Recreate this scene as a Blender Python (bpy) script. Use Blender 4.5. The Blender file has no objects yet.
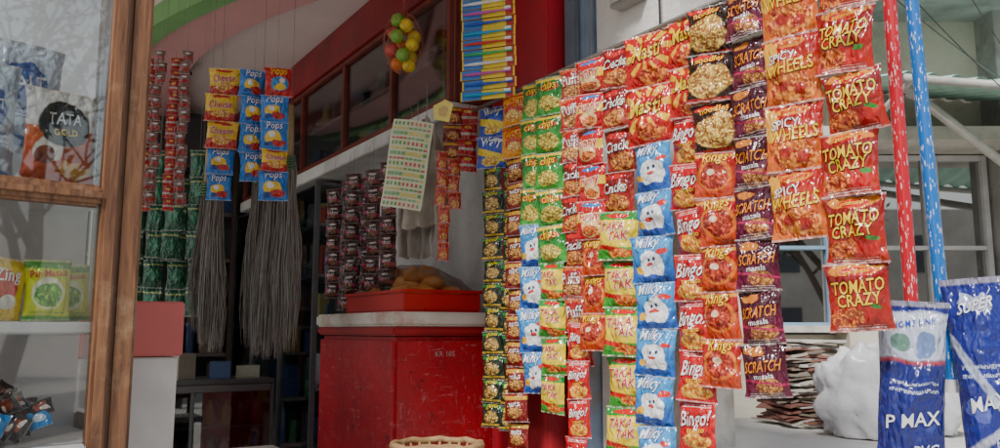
import bpy, bmesh, math, random
from mathutils import Vector, Matrix, noise
random.seed(7)
R=math.radians
scene=bpy.context.scene
COL=scene.collection

# ------------------------------------------------------------------ materials
def new_mat(name):
    m=bpy.data.materials.new(name); m.use_nodes=True
    nt=m.node_tree; nt.nodes.clear()
    out=nt.nodes.new('ShaderNodeOutputMaterial'); b=nt.nodes.new('ShaderNodeBsdfPrincipled')
    nt.links.new(b.outputs[0],out.inputs[0])
    return m,nt,b
def mixc(nt,f,a,b):
    n=nt.nodes.new('ShaderNodeMix'); n.data_type='RGBA'
    for s,i in ((f,0),(a,6),(b,7)):
        if hasattr(s,'links'): nt.links.new(s,n.inputs[i])
        elif i==0: n.inputs[i].default_value=s
        else: n.inputs[i].default_value=(s[0],s[1],s[2],1)
    return n.outputs[2]
def mth(nt,op,a,b=None,c=None):
    n=nt.nodes.new('ShaderNodeMath'); n.operation=op
    for i,s in enumerate((a,b,c)):
        if s is None: continue
        if hasattr(s,'links'): nt.links.new(s,n.inputs[i])
        else: n.inputs[i].default_value=s
    return n.outputs[0]
def ramp(nt,f,p0,p1):
    n=nt.nodes.new('ShaderNodeMapRange'); n.inputs[1].default_value=p0; n.inputs[2].default_value=p1
    nt.links.new(f,n.inputs[0]); return n.outputs[0]
def noisetex(nt,vec,scale,detail=4,rough=.55,dist=0):
    n=nt.nodes.new('ShaderNodeTexNoise'); n.inputs['Scale'].default_value=scale
    n.inputs['Detail'].default_value=detail; n.inputs['Roughness'].default_value=rough
    n.inputs['Distortion'].default_value=dist
    nt.links.new(vec,n.inputs['Vector']); return n
MATS={}
def surf(name,c1,c2=None,scale=4,rough=.7,bump=.2,metal=0,dirt=None,lo=.35,hi=.65,stretch=(1,1,1),bscale=40):
    if name in MATS: return MATS[name]
    m,nt,b=new_mat(name)
    tc=nt.nodes.new('ShaderNodeTexCoord'); mp=nt.nodes.new('ShaderNodeMapping')
    mp.inputs['Scale'].default_value=stretch
    nt.links.new(tc.outputs['Object'],mp.inputs[0]); v=mp.outputs[0]
    c2=c2 or tuple(x*.75 for x in c1)
    n=noisetex(nt,v,scale,4,.62)
    col=mixc(nt,ramp(nt,n.outputs[0],lo,hi),c1,c2)
    if dirt:
        n2=noisetex(nt,v,scale*.35+1.3,7,.7)
        col=mixc(nt,ramp(nt,n2.outputs[0],.5,.7),col,dirt)
    nt.links.new(col,b.inputs['Base Color'])
    rr=nt.nodes.new('ShaderNodeMapRange'); nt.links.new(n.outputs[0],rr.inputs[0])
    rr.inputs[3].default_value=max(0.05,rough-.12); rr.inputs[4].default_value=min(1,rough+.12)
    nt.links.new(rr.outputs[0],b.inputs['Roughness'])
    b.inputs['Metallic'].default_value=metal
    if bump>.12:
        n3=noisetex(nt,v,bscale,3,.6)
        bp=nt.nodes.new('ShaderNodeBump'); bp.inputs['Strength'].default_value=bump; bp.inputs['Distance'].default_value=.01
        nt.links.new(n3.outputs[0],bp.inputs['Height']); nt.links.new(bp.outputs[0],b.inputs['Normal'])
    MATS[name]=m; return m
def glass(name,refl=.2,tint=(1,1,1),rough=.02):
    if name in MATS: return MATS[name]
    m,nt,b=new_mat(name)
    nt.nodes.remove(b)
    out=[n for n in nt.nodes if n.type=='OUTPUT_MATERIAL'][0]
    t=nt.nodes.new('ShaderNodeBsdfTransparent'); t.inputs[0].default_value=(*tint,1)
    g=nt.nodes.new('ShaderNodeBsdfGlossy'); g.inputs['Roughness'].default_value=rough
    lw=nt.nodes.new('ShaderNodeLayerWeight'); lw.inputs[0].default_value=.35
    tc=nt.nodes.new('ShaderNodeTexCoord'); nn=noisetex(nt,tc.outputs['Object'],5,4,.7)
    f=mth(nt,'ADD',mth(nt,'MULTIPLY',lw.outputs['Fresnel'],.6),mth(nt,'MULTIPLY_ADD',nn.outputs[0],.1,refl-.05))
    mx=nt.nodes.new('ShaderNodeMixShader')
    nt.links.new(f,mx.inputs[0]); nt.links.new(t.outputs[0],mx.inputs[1]); nt.links.new(g.outputs[0],mx.inputs[2])
    nt.links.new(mx.outputs[0],out.inputs[0])
    MATS[name]=m; return m
def ink(c,rough=.22):
    k='ink_%d_%d_%d'%tuple(int(x*99) for x in c)+('m' if rough>.5 else '')
    if k in MATS: return MATS[k]
    m,nt,b=new_mat(k); 
    tc=nt.nodes.new('ShaderNodeTexCoord'); n=noisetex(nt,tc.outputs['Object'],60,0)
    nt.links.new(mixc(nt,n.outputs[0],c,tuple(x*.8 for x in c)),b.inputs['Base Color'])
    b.inputs['Roughness'].default_value=rough
    MATS[k]=m; return m

def pack_mat(name,base,layers,base2=None,rough=.13):
    m,nt,b=new_mat(name)
    uvn=nt.nodes.new('ShaderNodeUVMap'); tc=nt.nodes.new('ShaderNodeTexCoord')
    ob=tc.outputs['Object']
    dn=noisetex(nt,ob,20,2)
    sub=nt.nodes.new('ShaderNodeVectorMath'); sub.operation='SUBTRACT'; sub.inputs[1].default_value=(.5,.5,.5)
    nt.links.new(dn.outputs['Color'],sub.inputs[0])
    def duv(a):
        n=nt.nodes.new('ShaderNodeVectorMath'); n.operation='MULTIPLY_ADD'
        nt.links.new(sub.outputs[0],n.inputs[0]); n.inputs[1].default_value=(a,a,0)
        nt.links.new(uvn.outputs[0],n.inputs[2]); return n.outputs[0]
    duv1=duv(.05); duv3=duv(.22)
    def sep(v):
        s=nt.nodes.new('ShaderNodeSeparateXYZ'); nt.links.new(v,s.inputs[0]); return s
    s1=sep(duv1); s3=sep(duv3)
    def ell(s,cx,cy,rx,ry):
        x=mth(nt,'DIVIDE',mth(nt,'SUBTRACT',s.outputs[0],cx),rx)
        y=mth(nt,'DIVIDE',mth(nt,'SUBTRACT',s.outputs[1],cy),ry)
        d=mth(nt,'ADD',mth(nt,'MULTIPLY',x,x),mth(nt,'MULTIPLY',y,y))
        return ramp(nt,d,1.08,.94)
    if base2: col=mixc(nt,ramp(nt,s3.outputs[1],.25,.75),base2,base)
    else:
        col=mixc(nt,0.0,base,base)
    for L in layers:
        k=L[0]
        if k=='band':
            y=s1.outputs[1]; mk=mth(nt,'MULTIPLY',ramp(nt,y,L[1]-.01,L[1]+.01),ramp(nt,y,L[2]+.01,L[2]-.01))
            col=mixc(nt,mk,col,L[3])
        elif k=='slant':
            y=mth(nt,'MULTIPLY_ADD',s1.outputs[0],L[4],s1.outputs[1]); mk=mth(nt,'MULTIPLY',ramp(nt,y,L[1]-.01,L[1]+.01),ramp(nt,y,L[2]+.01,L[2]-.01))
            col=mixc(nt,mk,col,L[3])
        elif k=='ell':
            col=mixc(nt,ell(s1,*L[1:5]),col,L[5])
        elif k=='blot':
            col=mixc(nt,ell(s3,*L[1:5]),col,L[5])
        elif k=='food':
            mk=ell(s3,*L[1:5])
            w=nt.nodes.new('ShaderNodeTexVoronoi'); w.inputs['Scale'].default_value=L[7]
            nt.links.new(duv3,w.inputs['Vector'])
            fc=mixc(nt,ramp(nt,w.outputs[0],.1,.6),L[5],L[6])
            w2=noisetex(nt,duv3,L[7]*2.5,1,.5)
            fc=mixc(nt,ramp(nt,w2.outputs[0],.52,.62),fc,tuple(min(1,x*1.4+.03) for x in L[5]))
            col=mixc(nt,mk,col,fc)
        elif k=='rays':
            x=mth(nt,'SUBTRACT',s1.outputs[0],L[1]); y=mth(nt,'SUBTRACT',s1.outputs[1],L[2])
            a=mth(nt,'SINE',mth(nt,'MULTIPLY',mth(nt,'ARCTAN2',y,x),L[4]))
            mk=ramp(nt,a,.1,.3); mk=mth(nt,'MULTIPLY',mk,ell(s1,L[1],L[2],L[5],L[5]))
            col=mixc(nt,mk,col,L[3])
        elif k=='print':
            y=s1.outputs[1]; x=s1.outputs[0]
            mk=mth(nt,'MULTIPLY',ramp(nt,y,L[1]-.005,L[1]+.005),ramp(nt,y,L[2]+.005,L[2]-.005))
            rows=ramp(nt,mth(nt,'SINE',mth(nt,'MULTIPLY',y,150)),0,.3)
            nn=noisetex(nt,duv1,70,0)
            mk=mth(nt,'MULTIPLY',mth(nt,'MULTIPLY',mk,rows),ramp(nt,nn.outputs[0],.45,.52))
            mk=mth(nt,'MULTIPLY',mk,mth(nt,'MULTIPLY',ramp(nt,x,.12,.14),ramp(nt,x,.88,.86)))
            col=mixc(nt,mk,col,L[3])
    col=mixc(nt,ramp(nt,dn.outputs[0],.35,.8),col,mixc(nt,.25,col,(0.02,.01,.01)))
    y=sep(uvn.outputs[0]).outputs[1]
    e=mth(nt,'MAXIMUM',ramp(nt,y,.035,.025),ramp(nt,y,.965,.975))
    col=mixc(nt,mth(nt,'MULTIPLY',e,.35),col,(.75,.7,.65))
    nt.links.new(col,b.inputs['Base Color'])
    rr=nt.nodes.new('ShaderNodeMapRange'); nt.links.new(dn.outputs[0],rr.inputs[0]); rr.inputs[3].default_value=rough-.03; rr.inputs[4].default_value=rough+.13
    nt.links.new(rr.outputs[0],b.inputs['Roughness'])
    b.inputs['Specular IOR Level'].default_value=.65
    # crinkled foil: ridged noise
    mp=nt.nodes.new('ShaderNodeMapping'); mp.inputs['Scale'].default_value=(1,1,.55); nt.links.new(ob,mp.inputs[0])
    wn=noisetex(nt,mp.outputs[0],26,2,.6)
    rg=mth(nt,'ABSOLUTE',mth(nt,'SUBTRACT',wn.outputs[0],.5))
    bp=nt.nodes.new('ShaderNodeBump'); bp.inputs['Strength'].default_value=1.0; bp.inputs['Distance'].default_value=.028
    nt.links.new(rg,bp.inputs['Height']); nt.links.new(bp.outputs[0],b.inputs['Normal'])
    MATS[name]=m; return m

# ------------------------------------------------------------------ mesh helpers
def empty(name,loc=(0,0,0)):
    e=bpy.data.objects.new(name,None); e.location=loc; e.empty_display_size=.1; COL.objects.link(e); return e
def link(ob,parent=None):
    COL.objects.link(ob)
    if parent:
        ob.parent=parent; ob.matrix_parent_inverse=Matrix.Translation(-Vector(parent.location))
    return ob
class MB:
    def __init__(s): s.v=[];s.f=[];s.m=[];s.mats=[];s.uv=[]
    def mi(s,mat):
        if mat not in s.mats: s.mats.append(mat)
        return s.mats.index(mat)
    def add(s,verts,faces,mat,uvs=None):
        o=len(s.v); s.v+=verts; k=s.mi(mat)
        for f in faces:
            s.f.append([i+o for i in f]); s.m.append(k)
            s.uv+= [uvs[i] for i in f] if uvs else [(0,0)]*len(f)
    def box(s,c,size,mat,M=None):
        x,y,z=[d/2 for d in size]; c=Vector(c)
        vs=[Vector((i*x,j*y,k*z)) for i in(-1,1) for j in(-1,1) for k in(-1,1)]
        if M: vs=[M@v for v in vs]
        vs=[v+c for v in vs]
        s.add(vs,[(0,1,3,2),(4,6,7,5),(0,4,5,1),(2,3,7,6),(0,2,6,4),(1,5,7,3)],mat)
    def tube(s,pts,r,mat,n=8,cap=True):
        pts=[Vector(p) for p in pts]; vs=[];fs=[]
        rs=r if isinstance(r,(list,tuple)) else [r]*len(pts)
        for i,p in enumerate(pts):
            t=(pts[min(i+1,len(pts)-1)]-pts[max(i-1,0)]).normalized()
            u=t.cross(Vector((0,0,1)) if abs(t.z)<.9 else Vector((1,0,0))).normalized(); w=t.cross(u)
            for k in range(n):
                a=2*math.pi*k/n; vs.append(p+(u*math.cos(a)+w*math.sin(a))*rs[i])
        for i in range(len(pts)-1):
            for k in range(n):
                fs.append((i*n+k,i*n+(k+1)%n,(i+1)*n+(k+1)%n,(i+1)*n+k))
        if cap: fs.append(tuple(range(n))[::-1]); fs.append(tuple(range((len(pts)-1)*n,len(pts)*n)))
        s.add(vs,fs,mat)
    def ball(s,c,r,mat,nu=14,nv=9,M=None,wob=0,seed=0):
        c=Vector(c); rr=r if isinstance(r,(tuple,list)) else (r,r,r); vs=[];fs=[]
        for j in range(nv+1):
            for i in range(nu):
                th=math.pi*j/nv; ph=2*math.pi*i/nu
                d=Vector((math.sin(th)*math.cos(ph),math.sin(th)*math.sin(ph),math.cos(th)))
                k=1+wob*noise.noise(d*1.7+Vector((seed*3.1,seed,0)))
                p=Vector((d.x*rr[0],d.y*rr[1],d.z*rr[2]))*k
                vs.append(c+(M@p if M else p))
        for j in range(nv):
            for i in range(nu):
                fs.append((j*nu+i,(j+1)*nu+i,(j+1)*nu+(i+1)%nu,j*nu+(i+1)%nu))
        s.add(vs,fs,mat)
    def obj(s,name,parent=None,smooth=True,autos=None):
        me=bpy.data.meshes.new(name); me.from_pydata([tuple(v) for v in s.v],[],s.f)
        for m in s.mats: me.materials.append(m)
        me.polygons.foreach_set('material_index',s.m)
        me.polygons.foreach_set('use_smooth',[smooth]*len(s.f))
        uvl=me.uv_layers.new(name='UVMap'); uvl.data.foreach_set('uv',[c for u in s.uv for c in u])
        me.update()
        if autos:
            try: me.set_sharp_from_angle(angle=R(autos))
            except Exception: pass
        return link(bpy.data.objects.new(name,me),parent)
def bx(name,c,size,mat,parent=None,yaw=0,bev=.004,rot=None):
    me=bpy.data.meshes.new(name); bm=bmesh.new(); bmesh.ops.create_cube(bm,size=1)
    for v in bm.verts: v.co=Vector((v.co.x*size[0],v.co.y*size[1],v.co.z*size[2]))
    if bev: bmesh.ops.bevel(bm,geom=bm.edges[:],offset=min(bev,min(size)*.3),segments=2,affect='EDGES')
    bm.to_mesh(me); bm.free(); me.materials.append(mat)
    ob=link(bpy.data.objects.new(name,me))
    ob.location=c; ob.rotation_euler=rot or (0,0,yaw)
    if parent:
        ob.parent=parent; ob.matrix_parent_inverse=Matrix.Translation(-Vector(parent.location))
    return ob

# shop frame: a = along the side wall (into the shop), o = out from that wall
YAW=math.atan2(.844,-.536)
def W(a,o,z=0): return Vector((.085-.536*a-.844*o, 3.4+.844*a-.536*o, z))
def sb(name,a0,a1,o0,o1,z0,z1,mat,parent=None,bev=.004):
    return bx(name,W((a0+a1)/2,(o0+o1)/2,(z0+z1)/2),(a1-a0,o1-o0,z1-z0),mat,parent,YAW,bev)

# ------------------------------------------------------------------ text
TXT={}
SLOPED={'Bingo!':.35,'SCRATCH':.3,'Cracks':.25,'Masti':.3,'TAKA':.2,'TAK':.2,'Puffs':-.15,'Pops':.2,'Milky':.3,'Rings':.2,'SUPER':.35}
def text_geo(s,off):
    k=(s,off)
    if k in TXT: return TXT[k]
    cu=bpy.data.curves.new('t','FONT'); cu.body=s; cu.resolution_u=2; cu.fill_mode='FRONT'; cu.offset=off; cu.shear=SLOPED.get(s,0.0); cu.space_character=1.04
    ob=bpy.data.objects.new('t',cu); COL.objects.link(ob)
    bpy.context.view_layer.update()
    dg=bpy.context.evaluated_depsgraph_get()
    me=bpy.data.meshes.new_from_object(ob.evaluated_get(dg))
    bm=bmesh.new(); bm.from_mesh(me); bmesh.ops.triangulate(bm,faces=bm.faces[:])
    for _ in range(2):
        es=[e for e in bm.edges if e.calc_length()>.3]
        if es: bmesh.ops.subdivide_edges(bm,edges=es,cuts=1)
    bmesh.ops.triangulate(bm,faces=bm.faces[:])
    vs=[v.co.copy() for v in bm.verts]; fs=[[v.index for v in f.verts] for f in bm.faces]
    bm.free(); bpy.data.objects.remove(ob); bpy.data.meshes.remove(me); bpy.data.curves.remove(cu)
    TXT[k]=(vs,fs)
    return TXT[k]
def text_norm(s):
    vs,_=text_geo(s,0.0)
    x0=min(v.x for v in vs);x1=max(v.x for v in vs);y0=min(v.y for v in vs);y1=max(v.y for v in vs)
    return (x0+x1)/2,(y0+y1)/2,1/(x1-x0)

# ------------------------------------------------------------------ packets
YEL=(.9,.58,.02);WHT=(.85,.85,.83);RED=(.6,.012,.012);DRED=(.2,.005,.008);BLK=(.012,.008,.008);BLU=(.02,.06,.4);ORG=(.85,.25,.02);GRN=(.03,.28,.05)
KIND={}
def kind(k,base,layers,text=(),base2=None,**kw):
    KIND[k]=dict(mat=pack_mat('print_'+k,base,layers,base2,**kw),text=text)
kind('tomato',(.26,.006,.006),[('blot',.5,.9,.42,.09,(.68,.22,.015)),('ell',.5,.87,.26,.06,(.6,.015,.015)),('food',.3,.2,.28,.15,(.68,.17,.015),(.3,.025,.01),9),('ell',.72,.22,.17,.13,(.5,.01,.008)),('blot',.8,.35,.1,.04,(.04,.22,.03)),('print',.03,.09,WHT)],
     [('TOMATO',.5,.66,.86,1.5,YEL,BLK),('CRAZY',.5,.47,.7,1.3,YEL,BLK),('goldmine',.5,.87,.4,1,YEL,None)],base2=(.45,.018,.008))
kind('wheels',(.42,.01,.008),[('ell',.5,.88,.3,.07,(.75,.25,.02)),('blot',.1,.7,.15,.3,(.78,.36,.03)),('food',.5,.24,.4,.23,(.75,.24,.02),(.36,.03,.01),7),('ell',.35,.27,.09,.07,(.4,.02,.01)),('ell',.66,.2,.1,.08,(.4,.02,.01))],
     [('SPICY',.36,.7,.48,1.2,WHT,DRED),('WHEELS',.5,.53,.86,1.4,YEL,DRED),('goldmine',.5,.88,.42,1,RED,None)],base2=(.68,.13,.012))
kind('scratch',(.055,.005,.016),[('blot',.3,.86,.22,.08,(.55,.17,.02)),('food',.6,.22,.3,.16,(.55,.25,.04),(.2,.03,.02),9),('slant',.33,.37,(.45,.02,.09),.1),('print',.03,.1,WHT)],
     [('SCRATCH',.5,.6,.86,1.8,ORG,BLK),('masala',.5,.42,.45,1,WHT,None)],base2=(.13,.006,.035))
kind('noodle',(.025,.008,.006),[('food',.5,.4,.47,.34,(.82,.52,.1),(.3,.1,.02),8),('blot',.3,.9,.25,.06,(.6,.02,.015)),('band',.0,.07,(.45,.015,.015))],
     [('noodles',.5,.84,.6,1.0,YEL,RED)])
kind('orangering',(.42,.008,.008),[('ell',.5,.5,.44,.33,(.72,.18,.015)),('food',.5,.48,.36,.27,(.52,.05,.01),(.25,.015,.01),6),('ell',.42,.56,.1,.07,(.8,.62,.4)),('band',.88,.95,(.75,.32,.03))],
     [('Rings',.5,.85,.6,1.2,YEL,DRED)],base2=(.55,.05,.01))
kind('bingo',(.52,.005,.009),[('food',.5,.22,.4,.16,(.82,.42,.04),(.52,.13,.015),7),('blot',.75,.38,.12,.06,(.25,.008,.008)),('print',.88,.94,WHT)],
     [('Bingo!',.5,.62,.84,1.5,WHT,DRED),('tomato',.5,.42,.5,1,YEL,None)])
kind('star',(.52,.007,.007),[('rays',.5,.6,(.82,.44,.02),10,.5),('ell',.5,.62,.36,.2,(.48,.007,.007)),('food',.6,.18,.3,.13,(.72,.2,.02),(.35,.025,.01),8)],
     [('Masti',.5,.63,.66,1.5,YEL,BLK)])
kind('milk',(.045,.3,.66),[('blot',.55,.38,.3,.3,(.82,.84,.86)),('blot',.4,.52,.16,.12,(.8,.82,.84)),('ell',.46,.5,.035,.04,(.02,.03,.1)),('ell',.6,.52,.035,.04,(.02,.03,.1)),('blot',.5,.4,.1,.04,(.6,.04,.04)),('blot',.5,.12,.4,.06,(.02,.08,.38)),('blot',.2,.3,.1,.08,(.8,.42,.02)),('blot',.8,.68,.12,.06,(.65,.03,.03))],
     [('Milky',.42,.84,.6,1.2,WHT,BLU)],base2=(.015,.12,.48))
kind('crackle',(.2,.007,.007),[('food',.5,.24,.38,.18,(.7,.28,.04),(.25,.04,.015),8),('blot',.4,.86,.3,.07,(.52,.015,.015)),('ell',.75,.6,.12,.08,(.75,.58,.22))],
     [('Cracks',.46,.6,.78,1.4,WHT,BLK)],base2=(.38,.02,.01))
kind('takatak',(.85,.6,.02),[('band',.82,1,(.015,.26,.03)),('band',0,.27,(.04,.32,.03)),('slant',.24,.34,(.55,.01,.01),.15),('food',.6,.14,.28,.1,(.8,.25,.02),(.45,.05,.01),9),('ell',.5,.9,.3,.05,(.62,.01,.01))],
     [('TAKA',.42,.69,.62,1.05,RED,WHT),('TAK',.58,.49,.46,1.05,RED,WHT)])
kind('face',(.5,.008,.01),[('band',.42,.66,(.84,.52,.02)),('blot',.5,.27,.3,.2,(.8,.52,.22)),('food',.5,.22,.24,.12,(.8,.25,.02),(.45,.05,.015),9),('ell',.5,.87,.3,.06,(.03,.17,.45))],
     [('Funny',.5,.55,.7,1.3,RED,WHT)])
kind('peach',(.55,.1,.025),[('food',.5,.3,.36,.2,(.8,.42,.12),(.35,.08,.03),8),('blot',.5,.8,.4,.1,(.38,.01,.015)),('print',.05,.12,WHT)],
     [('Puffs',.5,.62,.72,1.3,WHT,DRED)],base2=(.42,.02,.015))
kind('green',(.008,.15,.02),[('food',.5,.3,.36,.2,(.8,.55,.08),(.25,.2,.03),8),('band',.88,.96,(.8,.52,.03)),('ell',.5,.72,.34,.1,(.65,.03,.015))],
     [('chips',.5,.72,.52,1.3,YEL,BLK)],base2=(.045,.33,.04))
kind('blueyellow',(.015,.07,.46),[('slant',.45,.68,(.84,.6,.03),.3),('food',.5,.22,.3,.14,(.84,.55,.08),(.45,.2,.03),8),('blot',.7,.85,.2,.06,(.7,.7,.7))],
     [('Wavy',.5,.8,.66,1.3,WHT,None)])
kind('orange',(.8,.32,.015),[('blot',.5,.4,.36,.22,(.52,.04,.01)),('food',.5,.28,.28,.14,(.84,.54,.14),(.45,.16,.02),8),('band',.84,.9,(.52,.015,.01))],
     [('Corn',.5,.7,.66,1.3,RED,YEL)])
kind('brownred',(.2,.01,.008),[('food',.5,.35,.34,.22,(.7,.36,.07),(.2,.05,.02),7),('band',.76,.9,(.6,.32,.03))],[('nuts',.5,.62,.5,1,WHT,None)])
kind('darkgold',(.015,.028,.015),[('food',.5,.45,.34,.26,(.72,.46,.1),(.18,.08,.02),6),('band',.82,.93,(.015,.24,.04)),('band',.08,.16,(.7,.45,.05))],[('gold',.5,.87,.5,1,YEL,None)])
kind('choco',(.07,.016,.013),[('slant',.42,.62,(.4,.02,.07),.3),('blot',.5,.72,.25,.06,(.75,.65,.6)),('food',.5,.25,.25,.12,(.4,.18,.07),(.08,.02,.02),8)],[('choc',.5,.5,.5,1.2,WHT,None)])
kind('sachet',(.42,.01,.01),[('band',.3,.45,(.45,.4,.36)),('blot',.5,.75,.2,.1,(.65,.4,.08))],())
kind('sachetw',(.16,.07,.055),[('band',.25,.5,(.3,.015,.015)),('ell',.5,.75,.25,.1,(.5,.48,.45))],())
kind('tobacco',(.007,.09,.045),[('ell',.5,.5,.3,.2,(.02,.18,.09)),('band',.8,.86,(.35,.4,.15))],())
kind('cheese',(.85,.55,.02),[('band',0,.35,(.52,.015,.01)),('food',.5,.3,.32,.14,(.84,.52,.14),(.52,.15,.03),8),('blot',.5,.9,.3,.06,(.52,.015,.015))],[('Cheese',.5,.62,.74,1.3,RED,WHT)])
kind('bluecart',(.012,.19,.62),[('blot',.45,.42,.3,.22,(.85,.56,.03)),('blot',.4,.5,.12,.1,(.8,.8,.8)),('blot',.65,.25,.25,.12,(.52,.015,.01)),('blot',.3,.2,.15,.08,(.015,.05,.26))],[('Pops',.5,.82,.6,1.3,WHT,BLU)])
kind('redcart',(.52,.01,.01),[('blot',.5,.42,.34,.24,(.03,.24,.58)),('blot',.5,.3,.2,.1,(.84,.58,.03)),('blot',.6,.5,.12,.1,(.8,.7,.6))],[('Pops',.5,.82,.6,1.3,YEL,None)])
kind('tea',(.72,.16,.02),[('band',.58,1,(.8,.76,.7)),('blot',.3,.35,.22,.15,(.85,.78,.68)),('ell',.5,.62,.36,.25,(.012,.012,.012)),('blot',.7,.16,.25,.08,(.85,.42,.06)),('ell',.25,.28,.14,.1,(.25,.05,.02))],[('TATA',.5,.68,.46,1.3,WHT,None),('GOLD',.5,.53,.34,1.1,YEL,None)],base2=(.65,.08,.015))
kind('bluebag',(.58,.66,.76),[('blot',.5,.6,.3,.18,(.06,.12,.4)),('slant',.15,.25,(.1,.2,.45),.2),('print',.3,.42,BLU)],[('SALT',.5,.62,.5,1.2,WHT,None)])
kind('panmasala',(.6,.68,.03),[('ell',.5,.45,.36,.26,(.78,.8,.55)),('food',.5,.42,.28,.2,(.17,.45,.03),(.04,.25,.02),5),('band',.86,.97,(.09,.36,.04)),('band',.0,.08,(.09,.36,.04)),('print',.1,.17,GRN)],[('Pan Masala',.5,.78,.8,1.3,RED,None)])
kind('redyellow',(.82,.56,.03),[('blot',.4,.5,.35,.3,(.55,.015,.015)),('ell',.6,.3,.2,.12,(.75,.75,.65))],[('Zing',.5,.7,.6,1.3,WHT,None)])
kind('navy',(.014,.022,.18),[('band',.68,.94,(.5,.55,.68)),('ell',.3,.77,.14,.05,(.12,.25,.2)),('blot',.68,.76,.16,.05,(.15,.22,.45)),('slant',.05,.1,(.45,.47,.6),.2),('print',.5,.56,(.5,.55,.7)),('band',.66,.68,(.45,.05,.05))],[('P MAX',.5,.36,.78,1.1,WHT,None),('PVC',.7,.19,.36,1.2,(.6,.65,.8),None),('HOME LINE',.5,.88,.6,1.1,BLU,None)],rough=.15)
kind('navyb',(.014,.025,.22),[('slant',.66,.74,(.4,.45,.62),.5),('blot',.5,.86,.3,.05,(.35,.4,.58)),('slant',.08,.13,(.45,.47,.6),-.2),('print',.5,.58,(.5,.55,.7)),('blot',.3,.36,.18,.05,(.08,.1,.4))],[('SUPER',.5,.86,.6,1.3,WHT,None),('MAX',.5,.38,.6,1.3,WHT,None),('PVC',.7,.18,.36,1.2,(.6,.65,.8),None)],rough=.15)
kind('candy',(.03,.02,.02),[('blot',.5,.5,.3,.3,(.26,.05,.02)),('blot',.7,.3,.2,.1,(.7,.6,.5))],())
kind('candyblue',(.02,.22,.55),[('blot',.5,.5,.3,.2,(.6,.7,.8))],())

def add_packet(mb,C,theta,w,h,k,D=None,nu=10,nv=12,roll=0,seed=0,pitch=0,texts=True,crush=1,tz=0):
    """C = centre top of packet"""
    K=KIND[k]; D=D or w*.18
    f=Vector((math.cos(theta),math.sin(theta),0)); r=Vector((-f.y,f.x,0)); up=Vector((0,0,1))
    Mr=Matrix.Rotation(roll,3,f)@Matrix.Rotation(pitch,3,r); rr=Mr@r; uu=Mr@up; ff=Mr@f
    sx=seed*7.31
    q=.75+.5*random.random()
    def P(u,v,side,off=0):
        vv=min(max((v-.05)/.9,0),1)
        prof=(4*vv*(1-vv))**.5
        eu=(max(0,4*u*(1-u)))**.55
        d=D*q*prof*eu*(1 if side>0 else .6)
        n1=noise.noise(Vector((u*2.6+sx,v*3.2,side+seed)))
        n2=abs(noise.noise(Vector((u*4.5+sx,v*4,side*2+seed*1.7))))
        d+=(D*.55*n1-D*.75*n2+D*.15)*(.2+.8*eu)*(.25+.75*prof)*crush
        d+=D*.16*math.sin(u*26+seed)*(1-prof)*eu
        ww=w*(1-.09*prof)
        bend=D*.5*math.sin(u*3.1+sx)*(1-prof)*.5
        edge=.014*w*noise.noise(Vector((v*9,sx,u*2)))
        return C+rr*((u-.5)*ww+edge)+uu*((v-1)*h)+ff*(side*d+off+bend)
    for side in (1,-1):
        vs=[];uv=[];fs=[]
        for j in range(nv+1):
            for i in range(nu+1):
                u=i/nu;v=j/nv
                vs.append(P(u,v,side) if 0<i<nu else P(u,v,1)*.5+P(u,v,-1)*.5); uv.append((u if side>0 else 1-u,v))
        for j in range(nv):
            for i in range(nu):
                a=j*(nu+1)+i; q4=(a,a+1,a+nu+2,a+nu+1)
                fs.append(q4 if side>0 else q4[::-1])
        mb.add(vs,fs,K['mat'],uv)
    if texts:
        for (s,cx,cy,wd,ys,c,oc) in K['text']:
            mx,my,sc=text_norm(s)
            lay=[]
            if oc: lay.append((.05,oc,.0014))
            lay.append((.012,c,.0026 if oc else .0018))
            for off,cc,dz in lay:
                vs,fs=text_geo(s,off)
                out=[]
                for p in vs:
                    u=cx+(p.x-mx)*sc*wd; v=cy+(p.y-my)*sc*wd*(w/h)*ys+ (u-.5)*.06
                    u=min(max(u,.02),.98)
                    out.append(P(u,v,1,dz+tz))
                mb.add(out,fs,ink(cc))
def strip(name,pos,ztop,theta,segs,seed=0,jit=10,string=None,nu=10,nv=12,texts=True,drift=0):
    mb=MB(); z=ztop; rnd=random.Random(seed)
    c=Vector((pos[0],pos[1],0))
    if string: mb.tube([(pos[0],pos[1],string),(pos[0],pos[1],ztop-.005)],.0007,ink((.3,.28,.25)),n=4)
    for (k,n,w,h) in segs:
        for i in range(n):
            th=theta+R(rnd.uniform(-jit,jit)); roll=R(rnd.uniform(-3.5,3.5))
            off=Vector((rnd.uniform(-.006,.006),rnd.uniform(-.006,.006),0))
            hh=h*rnd.uniform(.96,1.04)
            add_packet(mb,c+off+Vector((0,0,z)),th,w,hh,k,roll=roll,seed=rnd.uniform(0,50),nu=nu,nv=nv,pitch=R(rnd.uniform(-6,6)),texts=texts)
            z-=hh*.98; c+=Vector((rnd.uniform(-.002,.002)+drift,0,0))
    return mb.obj(name)

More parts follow.
